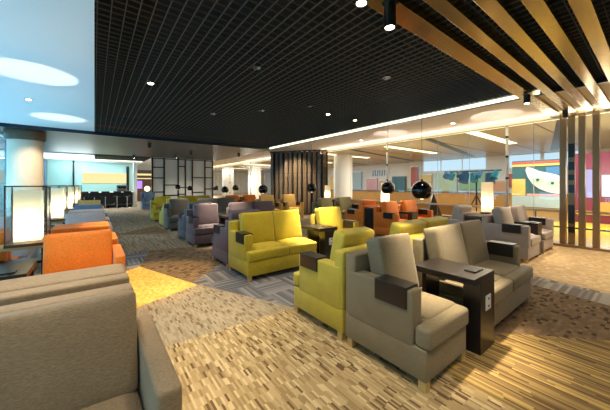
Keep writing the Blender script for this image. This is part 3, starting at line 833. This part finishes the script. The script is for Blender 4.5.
m = MB(); a = [m.bm.verts.new((-.012, y, z)) for y, z in pts]; b = [m.bm.verts.new((-.05, y, z)) for y, z in pts]
m.bm.faces.new(a); m.bm.faces.new(b)
for i in range(len(pts)): m.bm.faces.new((a[i], a[(i+1) % len(pts)], b[(i+1) % len(pts)], b[i]))
m.build('white_shape', M['white'], t)
for y, z in ((-.06, 1.56), (-.5, 1.42)):
    m = MB(); m.cyl((-.075, 0, 0), (-.051, 0, 0), .15, seg=20); e = m.build('oval', C['mint'], t); e.scale = (1, 1.2, .7); e.location = (0, y, z)
    m = MB(); m.cyl((-.09, y, z), (-.076, y, z), .05, seg=16); m.build('dot', C['deep'], t)
MB().box(-.045, -.035, -.84, -.3, 1.75, 2.05).build('blue_patch', C['blue'], t)
# magenta shop beyond the posts
t = thing('shop', 'magenta shop front with white screens seen between the bronze posts', 'shop', (14.0, .55, 0))
MB().box(0, .2, -3.0, 1.45, 0, 2.5, .005).build('wall', C['mag'], t)
MB().box(-.03, -.001, .95, 1.2, .9, 1.9).build('screen', C['lav'], t)
MB().box(-.03, -.001, .25, .72, .95, 1.7).build('screen', C['wht'], t)
MB().box(-.03, -.001, -1.2, -.2, 1.0, 1.8).build('screen', C['wht'], t)
MB().box(-.06, -.001, -2.9, 1.4, .3, .42).build('ledge', C['yell'], t)
MB().box(-.05, -.001, -2.9, .9, .43, .75).build('red_band', C['orange'], t)
# rail just outside the glass
t = thing('railing', 'pale handrail running outside the glass wall', 'railing', (9.1, 3, 0))
MB().box(-.03, .03, -7, 9, .68, .74, .01).build('handrail', M['cream'], t)
for y in range(-7, 10, 2):
    MB().cyl((0, y, .005), (0, y, .679), .02).build('post', M['steel'], t)
MB().box(-.01, .01, -7, 9, .30, .34).build('lower_rail', M['steel'], t)
# lighting stand: black tripod with a truss of blue fittings
t = thing('lighting_stand', 'black tripod stand carrying a bar of blue stage lamps beyond the glass', 'lighting stand', (10.6, 3.95, 0))
MB().cyl((0, 0, .55), (0, 0, 1.78), .028).build('pole', M['black'], t)
for k in range(3):
    a = R(120*k+20)
    MB().cyl((0, 0, 1.0), (.5*math.cos(a), .5*math.sin(a), .0), .02).build('leg', M['black'], t)
MB().box(-.03, .03, -.75, 1.05, 1.82, 1.86).build('truss', M['black'], t)
for k, (y, z, r, l) in enumerate(((-.62, 1.80, .10, .22), (-.42, 1.72, .13, .30), (-.15, 1.80, .08, .16), (.06, 1.74, .11, .26), (.34, 1.78, .14, .34), (.58, 1.80, .07, .14), (.78, 1.76, .10, .18), (1.0, 1.79, .12, .12))):
    h = MB(); h.cyl((-.02, y, z), (-.14, y+.05*(-1)**k, z-l), r, r*1.15, 16)
    h.build('stage_lamp', C[('cyan', 'deep', 'blue', 'cyan', 'deep', 'teal', 'cyan', 'blue')[k]], t)
t = thing('pyramid_display', 'black pyramid standing beyond the glass right of the large pendant', 'display', (10.8, 5.6, 0))
m = MB(); bmesh.ops.create_cone(m.bm, cap_ends=True, segments=4, radius1=.42, radius2=.02, depth=1.0, matrix=Matrix.Translation((0, 0, .5))); m.build('body', M['black'], t)
MB().box(-.32, .32, -.32, .32, -.0, .03).build('base', M['black'], t)

# ------------------------------------------------------------------ light
WARM = (1, .83, .58); NEUT = (1, .92, .8); COOL = (.62, .82, 1)
def down(x, y, e, ang=70, col=WARM, z=2.93, blend=.6, r=.05):
    if y < 1.5: e *= .52
    light('SPOT', 'spot', (x, y, z if y > 1.7 else min(z, 2.85)), e, col, spot_size=R(ang), spot_blend=blend, shadow_soft_size=r)
def aim(p, q, e, ang, col):
    o = light('SPOT', 'spot', p, e, col, spot_size=R(ang), spot_blend=.8, shadow_soft_size=.05)
    o.rotation_euler = (Vector(q)-Vector(p)).to_track_quat('-Z', 'Y').to_euler()
# downlights of the grid: one over each dark table, wide fill spots added over the aisles
for x, y, e in ((2.56, 1.30, 1900), (3.25, 3.80, 2200), (2.5, 6.45, 1300), (2.6, 9.0, 400), (2.5, 11.6, 240), (6.75, 1.85, 320), (6.75, 4.4, 360), (6.75, 6.9, 240), (6.75, 9.4, 420)):
    down(x, y, e, 40, blend=1)
for x, y, e in ((3.4, .9, 90), (2.0, 3.4, 140), (2.1, .0, 110)):
    down(x, y, e, 62)
for x, y in ((.9, 1.6), (1.0, 4.6), (1.0, 7.6), (1.0, 10.2), (4.9, 2.6), (4.9, 5.6), (4.9, 8.6), (3.2, .0), (6.3, .3)):
    down(x, y, 62, 125, NEUT, blend=.9, r=.12)
down(.6, 4.5, 420, 44, (1, .70, .34)); down(.0, .5, 170, 90, (1, .84, .62)); down(-.2, 2.75, 260, 70, WARM); down(1.2, 2.4, 110, 60, (1, .84, .6)); down(1.0, .2, 110, 75, (1, .84, .6))  # warm spots added without fixtures to brighten the corner and orange armchairs
aim((-.5, 9.4, 2.9), (-1.6, 11.3, 1.5), 260, 42, (1, .80, .55)); aim((6.0, 9.2, 2.9), (7.5, 10.4, 1.5), 700, 60, WARM); down(6.8, .2, 420, 80, (1, .85, .62))  # aimed spots added without fixtures to warm the column and light the slats
# bar end
for x, y in ((.4, 18.4), (4.2, 15.5), (3.2, 24)):
    down(x, y, 260, 130, (1, .95, .85), 2.75, .9, .15)
light('AREA', 'bar_fill', (.2, 20.8, 2.75), 75, (.86, .97, 1), (0, 0, 0), shape='RECTANGLE', size=3.6, size_y=1.2)  # unseen area light added to brighten the bar wall
light('AREA', 'bar_ceiling_fill', (-.9, 19.6, 2.0), 90, (.8, .95, 1), (math.pi, 0, 0), shape='RECTANGLE', size=1.6, size_y=3.5)  # unseen upward light added to whiten the bar ceiling
light('AREA', 'passage_luminaire', (5.0, 20.6, 2.9), 200, (1, .95, .85), (0, 0, 0), shape='RECTANGLE', size=4, size_y=4)
# uplights washing discs on the ceilings
for x, y, z, e, c in ((-.72, 5.67, 1.25, 80, (1, .96, .93)), (-.68, 9.03, 1.25, 80, (1, .98, .96)), (7.25, 5.11, 1.25, 90, (1, .86, .84)), (7.28, 2.33, 1.25, 90, (1, .9, .82))):
    light('SPOT', 'uplight', (x, y, z), e, c, (math.pi, 0, 0), spot_size=R(34), spot_blend=.12, shadow_soft_size=.02)
# cove along the pale soffit
light('AREA', 'soffit_cove', (8.22, 8.0, 2.80), 70, (1, .80, .62), (0, R(125), 0), shape='RECTANGLE', size=.06, size_y=18)
# daylight through the left windows: level, and thrown up on the white ceiling
light('AREA', 'window_daylight', (XL-.4, 12, 1.7), 220, COOL, (0, R(-90), 0), shape='RECTANGLE', size=2.4, size_y=18)
light('AREA', 'window_daylight', (XL-.5, 6, .7), 210, (.86, .93, 1), (0, R(-130), 0), shape='RECTANGLE', size=.7, size_y=14)
# concourse luminaires
for y in (-3, 3, 9, 16, 24, 33):
    light('AREA', 'concourse_luminaire', (14.5, y, 3.3), 330, (1, .93, .78), (0, 0, 0), shape='RECTANGLE', size=8, size_y=2)
for y in (1, 8, 16, 26, 36):
    light('POINT', 'concourse_fill', (12.5, y, 1.6), 120, (1, .92, .76), shadow_soft_size=.6)  # unseen fill points added to lift the concourse ceiling
w = bpy.data.worlds.new('World'); SC.world = w; w.use_nodes = True
bg = w.node_tree.nodes['Background']; bg.inputs['Color'].default_value = (.68, .86, 1, 1); bg.inputs['Strength'].default_value = .5

# ------------------------------------------------------------------ camera
cam = bpy.data.cameras.new('Camera'); co = bpy.data.objects.new('Camera', cam); COL.objects.link(co)
cam.sensor_width = 36; cam.lens = 36*274/610; cam.clip_start = .05
cam.shift_y = -20/610
co.location = (0, 0, 1.35); co.rotation_euler = (R(90), 0, -math.atan2(.6092, .7930))
SC.camera = co
SC.view_settings.view_transform = 'Standard'; SC.view_settings.look = 'None'
SC.view_settings.gamma = 1; SC.view_settings.exposure = 0.1; SC.view_settings.use_curve_mapping = False
SC.cycles.use_denoising = True
SC.cycles.max_bounces = 8; SC.cycles.diffuse_bounces = 3; SC.cycles.glossy_bounces = 3; SC.cycles.transparent_max_bounces = 12
SC.cycles.sample_clamp_indirect = 4
